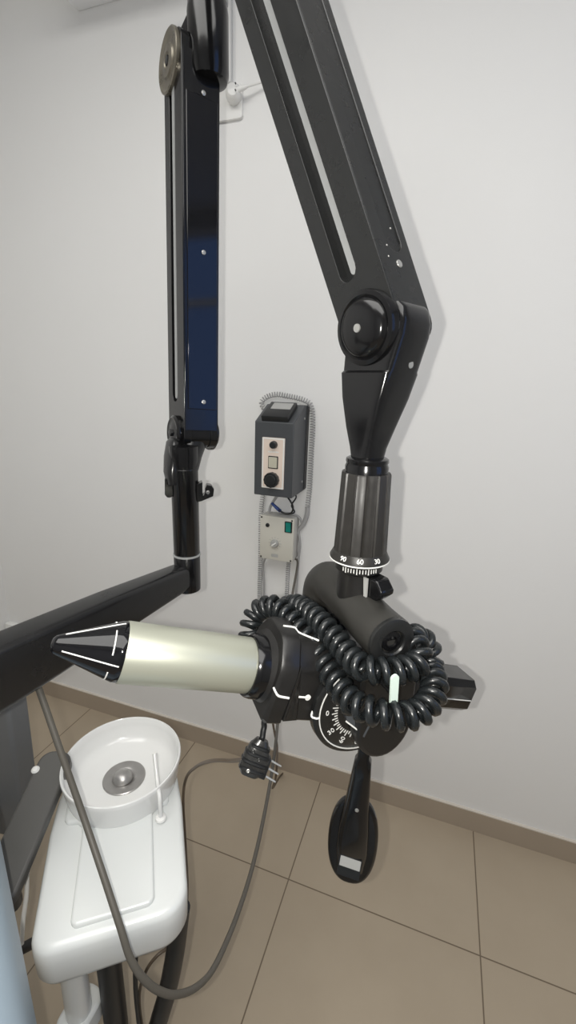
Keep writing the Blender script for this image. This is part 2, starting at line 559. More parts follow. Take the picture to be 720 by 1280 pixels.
mb.build('dial_marks', 'knobgrey', t)
MB().prism(fmt(-.5165, 1.003, ly - .0002), rrect(0, 0, .026, .012, .003), 0, .0006).build('badge', 'knobgrey', t)

# cords round the two boxes
hp = [Uy(384, 636, WY - .012), Uy(387, 610, WY - .012), Uy(389, 570, WY - .012), Uy(391, 530, WY - .012), Uy(389, 508, WY - .012), Uy(380, 500, WY - .012),
      Uy(362, 495.5, WY - .012), Uy(345, 493, WY - .012), Uy(332, 497, WY - .012), Uy(327, 505, WY - .012), V((-.572, WY - .012, 1.48)), V((-.566, WY - .012, 1.35)),
      Uy(328.5, 619, WY - .012), Uy(326, 650, WY - .012), Uy(325.5, 700, WY - .012), Uy(324.5, 745, WY - .012), Uy(325.5, 800, WY - .012)]
t = thing('handset_cord', 'thin grey coiled cord looped over the dark grey control box', 'cord', hp[0])
MB().tube(helix(hp, .0078, .0088, 12), .0016, 5).build('coil', 'greycord', t)
MB().tube(smooth_path([Uy(384.5, 634, WY - .012), Uy(384, 642, WY - .012), Uy(380, 654, WY - .012), Uy(374, 662, WY - .014), Uy(372, 668, WY - .014)]),
          lambda u: .0085 if u < .55 else .0085 - (u - .55) * .011, 8).build('strain_relief', 'greycord', t)
p = [V((-.555, WY - .03, .99)), Uy(329, 705, WY - .015), Uy(330, 730, WY - .013), Uy(330, 760, WY - .013), Uy(331, 800, WY - .013)]
MB().tube(smooth_path(p), .0042, 8).build('straight_cord', 'greycord', sbox, label='straight grey cord')
p = [V((-.468, WY - .03, .992)), Uy(360.5, 706, WY - .02), Uy(359, 730, WY - .018), Uy(358, 760, WY - .018), Uy(358, 800, WY - .018)]
MB().tube(helix(p, .0066, .0085, 12), .0016, 5).build('spiral_cord', 'greycord', sbox, label='thin pale coiled cord')
t = thing('connector_wires', 'dark wires with blue crimp connectors between the two wall boxes', 'wires', V((-.47, WY - .05, 1.16)))
zt = bz0 + .002
MB().tube(smooth_path([V((-.47, WY - .11, zt)), V((-.455, WY - .10, 1.222)), V((-.447, WY - .09, 1.200)), V((-.452, WY - .085, 1.178)), V((-.475, WY - .08, 1.168)), V((-.497, WY - .085, 1.178)), V((-.512, WY - .09, 1.192))]), .0028, 7).build('wire', 'boxblack', t)
MB().tube(smooth_path([V((-.46, WY - .06, zt)), V((-.448, WY - .055, 1.225)), V((-.462, WY - .06, 1.195)), V((-.45, WY - .06, 1.172)), V((-.480, WY - .06, 1.162)), V((-.508, WY - .07, 1.178))]), .0025, 7).build('wire', 'boxblack', t)
for a, b in ((V((-.500, WY - .086, 1.182)), V((-.524, WY - .092, 1.204))), (V((-.498, WY - .07, 1.172)), V((-.516, WY - .075, 1.186)))):
    MB().cyl(a, b, .006, .0045, 10, .001).build('connector', 'blue', t)
MB().tube(smooth_path([V((-.505, WY - .06, zt)), V((-.525, WY - .04, 1.215)), V((-.55, WY - .03, 1.175)), V((-.555, WY - .03, 1.15))]), .005, 8).build('sleeve', 'greycord', t)
MB().tube(smooth_path([V((-.52, WY - .02, 1.151)), V((-.47, WY - .02, 1.152)), V((-.442, WY - .022, 1.142)), V((-.434, WY - .014, 1.11)), Uy(373, 662, WY - .012), Uy(375, 680, WY - .012), Uy(373, 700, WY - .012), Uy(371, 730, WY - .012), Uy(369, 760, WY - .012), Uy(366, 810, WY - .012)]), .0045, 8).build('side_cord', 'greycord', sbox)

# ------------------------------------------------------------------ dental x-ray unit
hdir = V((-.598 + .501, .405 - .787, 0)).normalized()     # extension arm, from the swivel post towards the column
hside = V((hdir.y, -hdir.x, 0))
POST = V((-.499, .792, 0))
XR0 = V((POST.x, POST.y, 1.10))
X = thing('dental_x_ray_unit', 'black jointed dental x-ray unit with pale metal tube and tilting head', 'x-ray machine', XR0)

# extension arm: tapered rounded beam
mb = MB()
secs = []
for s, zt_, zb_, hw in ((0.0, 1.205, 1.155, .022), (.03, 1.207, 1.149, .024), (.2, 1.210, 1.128, .028), (.39, 1.208, 1.104, .032), (.58, 1.20, 1.09, .036), (.76, 1.195, 1.085, .037)):
    o = POST + hdir * s
    secs.append([V((o.x, o.y, 0)) + hside * x + Z3 * z for x, z in rrect(0, (zt_ + zb_) / 2, hw * 2, zt_ - zb_, .012, 4)])
mb.loft(secs)
mb.build('extension_arm', 'semi', X)
# swivel post
mb = MB().lathe(frame_z(Z3, V((POST.x, POST.y, 1.140))), [(0, 0), (.022, 0), (.028, .004), (.0285, .012), (.0285, .083), (.027, .085), (.027, .088), (.0282, .09), (.0282, .285), (.030, .30), (.030, .325), (0, .33)], 40)
mb.build('swivel_post', 'gloss', X)
MB().lathe(frame_z(Z3, V((POST.x, POST.y, 1.225))), [(.0272, 0), (.0300, .0008), (.0300, .004), (.0272, .0048)], 40, False).build('post_ring', 'silver', X, label='thin silver ring')

# lower arm
A0, A1 = V((-.506, .842, 1.490)), V((-.5255, .899, 2.155))


def arm_frame(p0, p1, nside):
    a = (p1 - p0).normalized()
    n = (nside - a * nside.dot(a)).normalized()
    w = a.cross(n)
    return frame(w, a, n, p0), (p1 - p0).length


def scissor_arm(p0, p1, nside, wd, th, edge_groove, s0, s1, name, mface, sh=.009):
    """hollow pressed arm: x across (edge side +x), y along, z out of the slotted side"""
    mt, L = arm_frame(p0, p1, nside)
    mb = MB()
    hw, hz = wd / 2, th / 2
    def rnd(x0, x1, y0, y1, r0, r1):
        o = []
        for (cx, cy, r, a0) in ((x1 - r1, y1 - r1, r1, 0), (x0 + r1, y1 - r1, r1, 90), (x0 + r0, y0 + r0, r0, 180), (x1 - r0, y0 + r0, r0, 270)):
            for k in range(7):
                a = math.radians(a0 + 15 * k)
                o.append((cx + r * math.cos(a), cy + r * math.sin(a)))
        return o
    out = rnd(-hw, hw, -hw * .75, L + hw * .75, hw * .55, hw * .55)
    out2 = rnd(-hw * .955, hw * .955, -hw * .72, L + hw * .72, hw * .53, hw * .53)
    slot = stadium(-.005, s0, s1, wd * .158, 8)
    core = hz - .015
    mb.prism(mt, out2, -core, core)
    mb.prism(mt, out, core - .0005, hz, [slot])
    mb.prism(mt, out, -hz, -core + .0005, [slot])
    # the edge faces: plain plate, or with a long shallow channel
    for sgn in (1, -1):
        em = mt @ Matrix(((0, 0, sgn, 0), (0, 1, 0, 0), (-sgn, 0, 0, 0), (0, 0, 0, 1)))
        o2 = [(-hz + .002, hw * .05), (hz - .002, hw * .05), (hz - .002, L - hw * .05), (-hz + .002, L - hw * .05)]
        if edge_groove and sgn == 1:
            mb.prism(em, o2, hw * .9, hw + .0003, [stadium(.005, edge_groove, L - .06, th * .22, 6)])
        else:
            mb.prism(em, o2, hw * .9, hw + .0003)
    ob = mb.build(name, mface, X, bevel=.0022, seg=3)
    for sg in (1, -1):
        MB().prism(mt, stadium(.0005, s0 + .006, s1 - .006, wd * .060, 6), (core - .001) if sg > 0 else -core - sh, (core + sh) if sg > 0 else -core + .001).build('slot_strip', 'silver', ob, label='silver strip inside the slot of the arm')
    return mt, L, ob


N1 = V((-.60, -.80, 0))
m1, L1, arm1 = scissor_arm(A0, A1, N1, .090, .074, 0, .06, .66, 'lower_arm', 'gloss', .0148)
# polished cover on the edge that faces the room
em = m1 @ Matrix(((0, 0, 1, 0), (0, 1, 0, 0), (-1, 0, 0, 0), (0, 0, 0, 1)))
MB().prism(em, [(-.029, .045), (.033, .045), (.033, .600), (-.029, .600)], .044, .0468).build('edge_cover', 'gloss_face', arm1, bevel=.0012)


def disc_cap(axis, o, r, h, name, m, parent, dome=.3, bolt=True, mm='screw'):
    fm = frame_z(axis, o)
    pr = [(0, -.004), (r, -.004), (r, h * .35), (r * .97, h * .5), (r * .86, h * .56), (r * .80, h * .5)]
    for k in range(7):
        a = k / 6
        pr.append((r * .78 * math.cos(a * PI / 2), h * (.55 + .45 * math.sin(a * PI / 2) * (1 if dome else .3))))
    ob = MB().lathe(fm, pr, 44).build(name, m, parent)
    if bolt:
        MB().lathe(fm, [(0, h * .98), (r * .115, h * .98), (r * .11, h * 1.06), (0, h * 1.07)], 16).build('bolt', mm, ob)
    return ob


n1 = (m1.to_3x3() @ V((0, 0, 1)))
w1 = (m1.to_3x3() @ V((1, 0, 0)))
a1 = (m1.to_3x3() @ V((0, 1, 0)))
for q in (.02, .30, .565):
    MB().lathe(frame_z(w1, A0 + a1 * (q + .04) + w1 * .0466 + n1 * -.004), [(0, 0), (.0042, 0), (.0042, .0014), (.003, .002), (0, .002)], 14).build('cover_screw', 'screw', arm1)
# upper end: worn bronze cap and hub casting
pc = A1 + n1 * .036
pcf = frame_z(n1, pc - w1 * .010)
pcap = MB().lathe(pcf, [(0, -.004), (.048, -.004), (.049, .002), (.0485, .006), (.046, .0075), (.043, .0065), (.038, .0035), (.026, .0045), (.024, .0075), (.013, .0085), (.011, .006), (0, .0055)], 48).build('pivot_cap', 'bronze', X, label='worn bronze round pivot cap')
MB().lathe(pcf, [(0, .0055), (.008, .0055), (.008, .0085), (0, .009)], 6).build('bolt', 'boxblack', pcap)
disc_cap(-n1, A1 - n1 * .037, .044, .018, 'pivot_cap', 'gloss', X, bolt=False)
HUB = V((-.486, .892, 0))
mb = MB().lathe(frame_z(Z3, V((HUB.x, HUB.y, 2.122))), [(0, 0), (.026, 0), (.034, .003), (.0375, .012), (.0370, .10), (.035, .114), (.033, .118), (0, .119)], 44)
mb.loft([[A1 + w1 * -.02 + a1 * q + n1 * u * .030 for q, u in ((-.03, 1), (.03, 1), (.03, -1), (-.03, -1))], [V((HUB.x, HUB.y, 2.16)) + Z3 * q + n1 * u * .028 for q, u in ((-.02, 1), (.07, 1), (.07, -1), (-.02, -1))]])
hub = mb.build('hub', 'gloss', X)
MB().lathe(frame_z(Z3, V((HUB.x, HUB.y, 2.240))), [(0, 0), (.034, 0), (.0365, .002), (.0365, .010), (.033, .014), (0, .015)], 40).build('hub_ring', 'silver', hub)
# lower knuckle: two ear discs on a fork
for sg in (1, -1):
    fm = frame_z(n1 * sg, A0 + n1 * .034 * sg + a1 * -.004)
    ob = MB().lathe(fm, [(0, 0), (.035, 0), (.036, .003), (.036, .009), (.031, .013), (.026, .011), (.020, .012), (0, .015)], 40).build('ear_disc', 'gloss', X)
    MB().lathe(fm, [(0, .013), (.008, .013), (.008, .018), (0, .019)], 6).build('bolt', 'semi', ob)
rings = []
for z, hx, hy, e in ((1.415, .029, .029, 2), (1.44, .031, .031, 2), (1.462, .032, .033, 2.4), (1.485, .032, .026, 3), (1.512, .028, .022, 4)):
    rings.append([V((POST.x, POST.y, z)).lerp(V((A0.x, A0.y, z)), min(1, max(0, (z - 1.42) / .07))) + w1 * u * 1.0 + n1 * v for u, v in superell(0, 0, hx, hy, e, 32)])
MB().loft(rings).build('knuckle_fork', 'semi', X)
# left ear strap running down the post and two small hooks
mb = MB()
rings = []
hl = V((-.86, -.51, 0))
for z, off, a, b in ((1.475, .040, .006, .016), (1.468, .040, .010, .024), (1.44, .036, .013, .026), (1.41, .031, .013, .022), (1.385, .027, .010, .016)):
    c0 = V((POST.x, POST.y, z)).lerp(V((A0.x, A0.y, z)), min(1, max(0, (z - 1.40) / .09))) + n1 * off
    rings.append([c0 + n1 * u + w1 * v for u, v in superell(0, 0, a, b, 3, 20)])
mb.loft(rings).build('ear_strap', 'semi', X)
pf = (EYE - POST); pf.z = 0; pf.normalize()
rt = V((-pf.y, pf.x, 0))
hk = MB()
fmh = frame(rt, Z3, pf, V((POST.x, POST.y, 1.365)))
hk.prism(fmh, [(.020, -.018), (.034, -.015), (.058, -.005), (.060, .010), (.055, .018), (.045, .020), (.041, .012), (.041, .000), (.036, -.002), (.036, .026), (.028, .024), (.020, .018)], -.008, .014, [[(.047 + .004 * math.cos(2 * PI * k / 10), .004 + .004 * math.sin(2 * PI * k / 10)) for k in range(10)]])
hk.build('hook', 'gloss', X, bevel=.001)
hk = MB()
hk.prism(fmh, [(-.020, .002), (-.020, .032), (-.040, .034), (-.041, .000), (-.037, -.006), (-.030, -.007)], -.012, .012)
hk.build('hook', 'gloss', X, bevel=.0015)

# upper arm
B0 = W(483, 411, .592)
bdir = V((-.405, .137, .905)).normalized()
B1 = B0 + bdir * .80
N2 = V((-.53, -.848, 0))
m2, L2, arm2 = scissor_arm(B0, B1, N2, .089, .072, .078, .068, .735, 'upper_arm', 'satin')
n2 = m2.to_3x3() @ V((0, 0, 1)); w2 = m2.to_3x3() @ V((1, 0, 0)); a2 = m2.to_3x3() @ V((0, 1, 0))
MB().lathe(frame_z(w2, B0 + a2 * .062 + w2 * .0447 - n2 * .002), [(0, 0), (.0052, 0), (.0048, .0012), (0, .0014)], 16).build('rivet', 'screw', arm2)
for q, s in ((.085, .012), (.07, .016), (.11, -.008)):
    MB().lathe(frame_z(w2, B0 + a2 * q + w2 * .0446 + n2 * s), [(0, 0), (.0014, 0), (.001, .0008), (0, .0008)], 8).build('rivet', 'screw', arm2)
# upper bracket from the hub to the top of the upper arm (above the picture)
UB = MB()
UB.tube([V((HUB.x, HUB.y, 2.25)), V((HUB.x, HUB.y, 2.42)), (V((HUB.x, HUB.y, 2.47)) + V((B1.x, B1.y, B1.z))) / 2, B1 - n2 * .0 + a2 * -.01], .032, 20)
UB.build('upper_bracket', 'gloss', X)
disc_cap(n2, B1 + n2 * .035, .043, .022, 'pivot_cap', 'gloss', X)
# elbow
elb = disc_cap(n2, B0 + n2 * .0355, .0460, .024, 'elbow_cap', 'gloss', X)
disc_cap(-n2, B0 - n2 * .0345, .034, .008, 'elbow_cap', 'gloss', X, bolt=False)
# elbow fork narrowing down to the swivel collar
AX = V((-.0945, .6185, 0))
rings = []
wh = V((w2.x, w2.y, 0)).normalized(); nh = V((n2.x, n2.y, 0)).normalized()
zE = B0.z
d0 = V((B0.x, B0.y, 0)) - AX
cw, cn = d0.dot(wh), d0.dot(nh)
for z, x0, x1, hn, e in ((zE + .026, -.018, .041, .0325, 9), (zE + .020, -.036, .0475, .033, 9), (zE + .004, -.044, .0525, .0335, 9), (zE - .012, -.0445, .0520, .034, 9), (zE - .055, -.0425, .0425, .034, 8),
                         (zE - .058, -.0445, .042, .0365, 8), (zE - .09, -.038, .034, .034, 9), (zE - .13, -.029, .0235, .027, 8), (zE - .157, -.0225, .0185, .0220, 5), (1.490, -.0215, .0205, .0215, 2.2)):
    q = max(0, min(1, (z - 1.49) / (zE - 1.49)))
    c0 = AX + wh * cw * q + nh * cn * q + Z3 * z
    rings.append([c0 + wh * (x0 + x1) / 2 + wh * u + nh * v for u, v in superell(0, 0, (x1 - x0) / 2, hn, e, 48)])
fork = MB().loft(rings).build('elbow_fork', 'gloss', X, angle=30)
MB().lathe(frame_z(wh, AX + wh * (cw * .75 + .0438) + nh * cn + Z3 * (zE - .046)), [(0, -.004), (.0052, -.004), (.0048, .0012), (0, .0014)], 16).build('rivet', 'screw', fork)
MB().prism(frame(wh, Z3, nh, AX + wh * cw + nh * (cn * .7 + .0345) + Z3 * (zE - .067)), rrect(-.002, 0, .018, .005, .002), -.004, .0012).build('stop_lug', 'semi', fork)
# swivel grip
zg1, zg0 = 1.478, 1.352
MB().lathe(frame_z(Z3, AX + Z3 * 1.470), [(0, 0), (.0300, 0), (.0305, .016), (.0290, .0195), (.0290, .021), (.0300, .023), (.0296, .027), (.026, .029), (0, .029)], 40).build('swivel_collar', 'gloss', X)
rings = []
for z, r in ((zg1, .0335), (zg1 - .002, .0345), (zg0 + .01, .0385)):
    rg = []
    for k in range(112):
        ph = (k % 8)
        rr = r * (.955 if ph in (0,) else (1.012 if ph in (1, 7) else 1.0))
        a = 2 * PI * k / 112
        rg.append(AX + V((rr * math.cos(a), rr * math.sin(a), z)))
    rings.append(rg)
grip = MB().loft(rings).build('swivel_grip', 'grip', X, angle=25)
fl = MB().lathe(frame_z(Z3, AX + Z3 * (zg0 - .006)), [(0, 0), (.0400, 0), (.0440, .0035), (.0440, .006), (.0385, .017), (0, .0175)], 56).build('scale_flange', 'grip', grip)
MB().lathe(frame_z(Z3, AX + Z3 * (zg0 - .0035)), [(.0418, 0), (.0444, .0006), (.0444, .0022), (.0435, .0026)], 56, False).build('scale_ring', 'ink', grip)
va = math.atan2(-AX.y, -AX.x)
for s, da in (('90', -.55), ('60', .04), ('30', .64)):
    a = va + da
    o = V((math.cos(a), math.sin(a), 0))
    tn = V((-o.y, o.x, 0))
    up = (Z3 * .011 - o * .0055).normalized()
    nn = tn.cross(up)
    text_obj('scale_number', s, .0098, frame(tn, up, nn, AX + o * .0422 + Z3 * (zg0 + .0058)), 'ink', grip)
mb = MB()
for k in range(13):
    a = va - .62 + k * .115
    o = V((math.cos(a), math.sin(a), 0)); tn = V((-o.y, o.x, 0))
    mb.box(frame(tn, Z3, o, AX + o * .0365 + Z3 * (zg0 - .0115)), .0013, .009 if k % 4 == 1 else .006, .001)
mb.build('scale_marks', 'ink', grip)

# yoke
CC = V((.64, -.77, 0)).normalized()
TH = V((-.77, -.64, 0)).normalized()
ALP = math.radians(18.3)
T = (TH * math.cos(ALP) + Z3 * math.sin(ALP)).normalized()
UP = (Z3 * math.cos(ALP) - TH * math.sin(ALP)).normalized()
PIV = AX + Z3 * 1.144
zx = 1.267
MB().lathe(frame_z(Z3, AX + Z3 * (zx + .005)), [(0, 0), (.031, 0), (.030, .02), (.030, .058), (.0355, .062), (.0355, .074), (.031, .076), (0, .077)], 40).build('yoke_stem', 'house', X)
path = [AX + CC * .098 + Z3 * zx, AX + CC * .06 + Z3 * zx, AX + Z3 * (zx + .004), AX - CC * .06 + Z3 * (zx + .006), AX - CC * .094 + Z3 * (zx + .001), AX - CC * .117 + Z3 * (zx - .022), AX - CC * .125 + Z3 * (zx - .055), AX - CC * .120 + Z3 * (zx - .09), AX - CC * .100 + Z3 * (PIV.z - .02)]
yk = MB().tube(smooth_path(path, 8), lambda u: .0345 if u < .6 else .0345 - (u - .6) * .02, 32).build('yoke', 'matte', X)
# near end of the cross tube: rim and recess
fm = frame_z(CC, AX + CC * .097 + Z3 * zx)
MB().lathe(fm, [(.019, -.004), (.0335, -.002), (.0345, .000), (.0335, .006), (.028, .008), (.0185, .008), (.0165, .006), (.0165, -.001), (0, -.001)], 44, False).build('yoke_end_rim', 'satin', yk)
MB().lathe(fm, [(0, 0), (.0145, 0), (.0145, .004), (.008, .0045), (.0075, .001), (0, .001)], 24).build('yoke_end_plug', 'gloss', yk)
# near cheek hanging from the cross tube
fmn = frame(-TH, Z3, CC, AX + CC * .068 - TH * .010)
out = []
zc = PIV.z - .008
for k in range(17):
    a = PI + PI * k / 16
    out.append((.046 * math.cos(a), zc - .012 + .056 * math.sin(a)))
out += [(.046, zx - .055), (.036, zx - .012), (.020, zx + .008), (-.020, zx + .008), (-.036, zx - .015), (-.046, zx - .058)]
ck = MB().prism(fmn, out, 0, .028).build('yoke_cheek', 'house', X, bevel=.006, seg=3)
hk = MB().prism(fmn @ Matrix.Translation((-.027, zc + .0875, .070)) @ Matrix.Rotation(.06, 4, 'Z'), stadium(0, -.0235, .0235, .0056, 8), 0, .003)
hk = hk.build('cable_hook', 'pale', ck, label='pale green cable hook')
MB().prism(fmn @ Matrix.Translation((-.027, zc + .0815, .026)), rrect(0, 0, .008, .006, .002), 0, .0445).build('hook_stem', 'semi', ck)
# pointer wedge on the cheek, in a greyer tone than the cheek
MB().loft([[fmn @ V(p) for p in ((-.060, zc + .020, .010), (-.018, zc + .020, .0295), (-.036, zc - .020, .0295), (-.056, zc - .002, .012))],
           [fmn @ V(p) for p in ((-.060, zc + .020, .002), (-.018, zc + .020, .004), (-.036, zc - .020, .004), (-.056, zc - .002, .002))]]).build('pointer_facet', 'boxgrey', ck, label='dark grey faceted pointer')
MB().tube([fmn @ V((-.058, zc + .000, .0125)), fmn @ V((-.045, zc - .009, .0235))], .0012, 6).build('pointer_line', 'ink', ck)
# locking knob beside the stem
o = AX + Z3 * 1.318
kd_ = V((.80, -.60, 0)).normalized()
ks_ = V((-kd_.y, kd_.x, 0))
mb = MB().prism(frame(ks_, Z3, kd_, o), [(-.014, -.030), (.012, -.030), (.014, .012), (-.014, .012)], .018, .032)
mb.build('lock_bracket', 'house', X, bevel=.001)
mb = MB().prism(frame(kd_, Z3, -ks_, o), [(.028, -.018), (.046, -.020), (.060, -.006), (.061, .000), (.048, .014), (.028, .014)], -.015, .011)
mb.build('lock_knob', 'gloss', X, bevel=.003, seg=3)
mb = MB().prism(frame(kd_, Z3, -ks_, o), [(.027, .013), (.035, .013), (.036, -.040), (.033, -.040)], .0125, .0150)
mb.build('lock_lever', 'knobgrey', X)

# tube head: frame x=CC, y=UP, z=T
HF = frame(CC, UP, T, PIV)


def hring(s, pts):
    return [HF @ V((x, y, s)) for x, y in pts]


def hsec(s, cx, cy, a, b, e):
    return hring(s, superell(cx, cy, a, b, e, 48))


def hbox(s, g, k=1.0):
    x, yb, yt, xm, ys = .054 + g, -.050 - g, .066 + g, .034, .026
    P = [(x, yb + .006), (x, ys), (x - .004, ys + .012), (xm, yt - .006), (xm - .012, yt), (-xm + .012, yt), (-xm, yt - .006), (-x + .004, ys + .012), (-x, ys), (-x, yb + .006), (-x + .006, yb), (x - .006, yb)]
    return [HF @ V((a * k, b * k, s)) for a, b in P]


mb = MB()
mb.loft([hbox(-.135, -.012, .85), hbox(-.12, -.004, .95), hbox(-.09, 0), hbox(.128, 0), hbox(.130, .0045), hbox(.151, .0045), hbox(.157, .001)])
mb.loft([hsec(.152, 0, .006, .052, .054, 3.2), hsec(.158, 0, .003, .048, .048, 2.4), hsec(.163, 0, 0, .0455, .0455, 2)])
head = mb.build('tube_head', 'house', X, bevel=.003, angle=30)
# tail block
mb = MB()
oc = lambda a, b, c: [(a, b - c), (a - c, b), (-a + c, b), (-a, b - c), (-a, -b + c), (-a + c, -b), (a - c, -b), (a, -b + c)]
mb.loft([hring(-.10, oc(.033, .031, .010)), hring(-.247, oc(.033, .031, .010)), hring(-.256, oc(.027, .024, .009))])
tail = mb.build('tail_block', 'gloss', head, bevel=.001)
mb = MB()
mb.box(HF @ Matrix.Translation((.0332, -.004, -.185)), .0008, .0016, .122)
mb.build('tail_line', 'ink', tail)
# collar and pale tube
tb0 = .172
MB().lathe(frame_z(T, PIV), [(0, .150), (.0455, .150), (.0455, .172), (.0440, .178), (.0420, .181), (0, .181)], 56).build('collar', 'gloss', head)
cone = MB().lathe(frame_z(T, PIV), [(0, .176), (.0385, .176), (.0390, .180), (.0390, .354), (.0385, .3555), (0, .3555)], 64).build('position_tube', 'cone', head, label='pale champagne metal tube')
prof = [(0, .355), (.0380, .355), (.0382, .358), (.0375, .362)]
for k in range(1, 11):
    u = k / 10
    prof.append((.0375 + (.0120 - .0375) * u, .362 + .069 * u))
prof += [(.0105, .4345), (.007, .4375), (0, .4385)]
tip = MB().lathe(frame_z(T, PIV), prof, 56).build('cone_tip', 'gloss_face', head, label='glossy black pointed tip')


def tip_r(s):
    for (r0, s0), (r1, s1) in zip(prof[1:], prof[2:]):
        if s0 <= s <= s1 and s1 > s0:
            return r0 + (r1 - r0) * (s - s0) / (s1 - s0)
    return .02


for ang in (3, 93, 183, 273):
    a = math.radians(ang)
    pts = [HF @ V(((tip_r(s) + .0002) * math.cos(a), (tip_r(s) + .0002) * math.sin(a), s)) for s in [.360 + .0108 * k for k in range(7)]]
    MB().tube(pts, .0009, 6).build('aiming_line', 'ink', tip)
for ang in (48, 138, 228, 318):
    pts = []
    for k in range(9):
        a = math.radians(ang - 26 + 6.5 * k)
        r = tip_r(.370) + .0002
        pts.append(HF @ V((r * math.cos(a), r * math.sin(a), .370)))
    MB().tube(pts, .0009, 6).build('aiming_dash', 'ink', tip)
# raised tapered fin and markings on the near flank
mb = MB()
mb.loft([[HF @ V((x, y, s)) for x, y, s in ((.052, .040, 00.1290), (.052, -.046, 00.1290), (.052, -.046, 00.1000))],
         [HF @ V((x, y, s)) for x, y, s in ((.0575, .038, 00.1290), (.0610, -.044, 00.1290), (.0548, -.046, 00.1040))]])
mb.build('side_fin', 'house', head, bevel=.001)
mb = MB().loft([[HF @ V((x, y, s)) for x, y, s in ((.0535, .024, 00.1260), (.0535, -.042, 00.1260), (.0535, -.040, 00.1050))],
                [HF @ V((x, y, s)) for x, y, s in ((.0572, .020, 00.1245), (.0606, -.038, 00.1245), (.0556, -.038, 00.1100))]])
mb.build('fin_insert', 'grip', head)
MB().tube([HF @ V((.0545, -.008, 0.1260)), HF @ V((.0545, -.008, 0.1220)), HF @ V((.0545, -.008, 0.1010))], .0015, 8).build('axis_line', 'ink', head)
MB().tube(smooth_path([HF @ V((.0535, .003, 0.1575)), HF @ V((.0570, -.002, 0.1535)), HF @ V((.0590, -.006, 0.1480)), HF @ V((.0590, -.008, 0.1320))]), .0017, 8).build('axis_line', 'ink', head)
MB().lathe(frame_z(CC, HF @ V((.0535, -.008, 0.0995))), [(0, 0), (.0044, 0), (.0044, .0016), (0, .002)], 16).build('axis_dot', 'ink', head)
MB().tube(smooth_path([HF @ V((.006, .0710, 0.1490)), HF @ V((.006, .0710, 0.1310)), HF @ V((.010, .0665, 0.1240)), HF @ V((.020, .0665, 00.1100)), HF @ V((.026, .0660, 0.0970))]), .0015, 8).build('axis_line', 'ink', head)
# tilt dial
DF = frame(-TH, Z3, CC, PIV + CC * .048 + TH * .010 - Z3 * .004)
DR = .081
dial = MB().lathe(DF, [(0, 0), (DR, 0), (DR + .001, .003), (DR, .015), (DR - .004, .018), (0, .018)], 64).build('tilt_dial', 'satin', X)
MB().lathe(DF, [(DR - .0090, .0176), (DR - .0090, .0190), (DR - .0074, .0190), (DR - .0074, .0176)], 72, False).build('dial_ring', 'ink', dial)
for k in range(25):
    ang = math.radians(158 + k * 5.6)
    long = (k % 2 == 0)
    r0, r1 = (.044, .053) if long else (.044, .049)
    MB().box(DF @ Matrix.Rotation(ang, 4, 'Z') @ Matrix.Translation(((r0 + r1) / 2, 0, .0182)), r1 - r0, .0014, .0008).build('dial_mark', 'ink', dial)
for s, ang in (('0', 177), ('30', 210), ('60', 237), ('90', 264)):
    a = math.radians(ang)
    text_obj('dial_number', s, .0110, DF @ Matrix.Translation((.0605 * math.cos(a), .0605 * math.sin(a), .0183)) @ Matrix.Rotation(a + PI * (.5 if 0 else 1.0) * 1 + (PI / 2 if 0 else 0), 4, 'Z'), 'ink', dial)
MB().tube(smooth_path([HF @ V((.0545, -.008, .081)), DF @ V((-.0825, .002, .012)), DF @ V((-.0790, .000, .0184)), DF @ V((-.0735, -.001, .0188))], 4), .0014, 8).build('axis_line', 'ink', dial)
# far-side dial, hidden behind the head, mirrors it
MB().lathe(frame_z(-CC, PIV - CC * .048), [(0, 0), (DR, 0), (DR, .014), (DR - .004, .017), (0, .017)], 48).build('tilt_dial', 'satin', X)

# positioning handle
HX = AX + CC * .055
vd = (EYE - HX); vd.z = 0; vd.normalize()
rt = V((-vd.y, vd.x, 0))
hm = frame(rt, Z3, vd, V((HX.x, HX.y, 0)) + vd * -.0)
rings = []
for z, cx, hw, ht, off in ((1.062, .004, .0095, .009, 0), (1.036, .004, .0095, .010, 0), (1.030, .004, .0130, .012, 0), (1.00, .003, .0155, .013, 0), (.945, .001, .0195, .014, .002), (.90, .000, .024, .014, .005), (.85, .000, .026, .011, .005), (.80, .000, .022, .006, .002)):
    rings.append([hm @ V((cx + u, z, off + v)) for u, v in superell(0, 0, hw, ht, 3, 28)])
hd = MB().loft(rings).build('handle_stem', 'gloss', X)
pad = [( .0415 * math.copysign(abs(math.cos(t)) ** .8, math.cos(t)), .856 + .093 * math.copysign(abs(math.sin(t)) ** .9, math.sin(t))) for t in [2 * PI * k / 48 for k in range(48)]]
MB().prism(hm, pad, -.012, .002).build('handle_paddle', 'gloss', hd, bevel=.005, seg=4)
pz = MB().prism(hm @ Matrix.Translation((-.001, .824, .0175)) @ Matrix.Rotation(-.22, 4, 'X') @ Matrix.Rotation(-.08, 4, 'Z'), rrect(0, 0, .037, .036, .002), -.012, .001).build('label_plate', 'boxblack', hd)
MB().prism(hm @ Matrix.Translation((-.001, .824, .0175)) @ Matrix.Rotation(-.22, 4, 'X') @ Matrix.Rotation(-.08, 4, 'Z'), rrect(0, .008, .034, .017, .001), .0, .0018).build('label', 'display', pz, label='small pale grey label')
MB().lathe(frame_z(vd, hm @ V((.002, .945, .0155))), [(0, 0), (.0034, 0), (.003, .0015), (0, .002)], 12).build('screw', 'screw', hd)

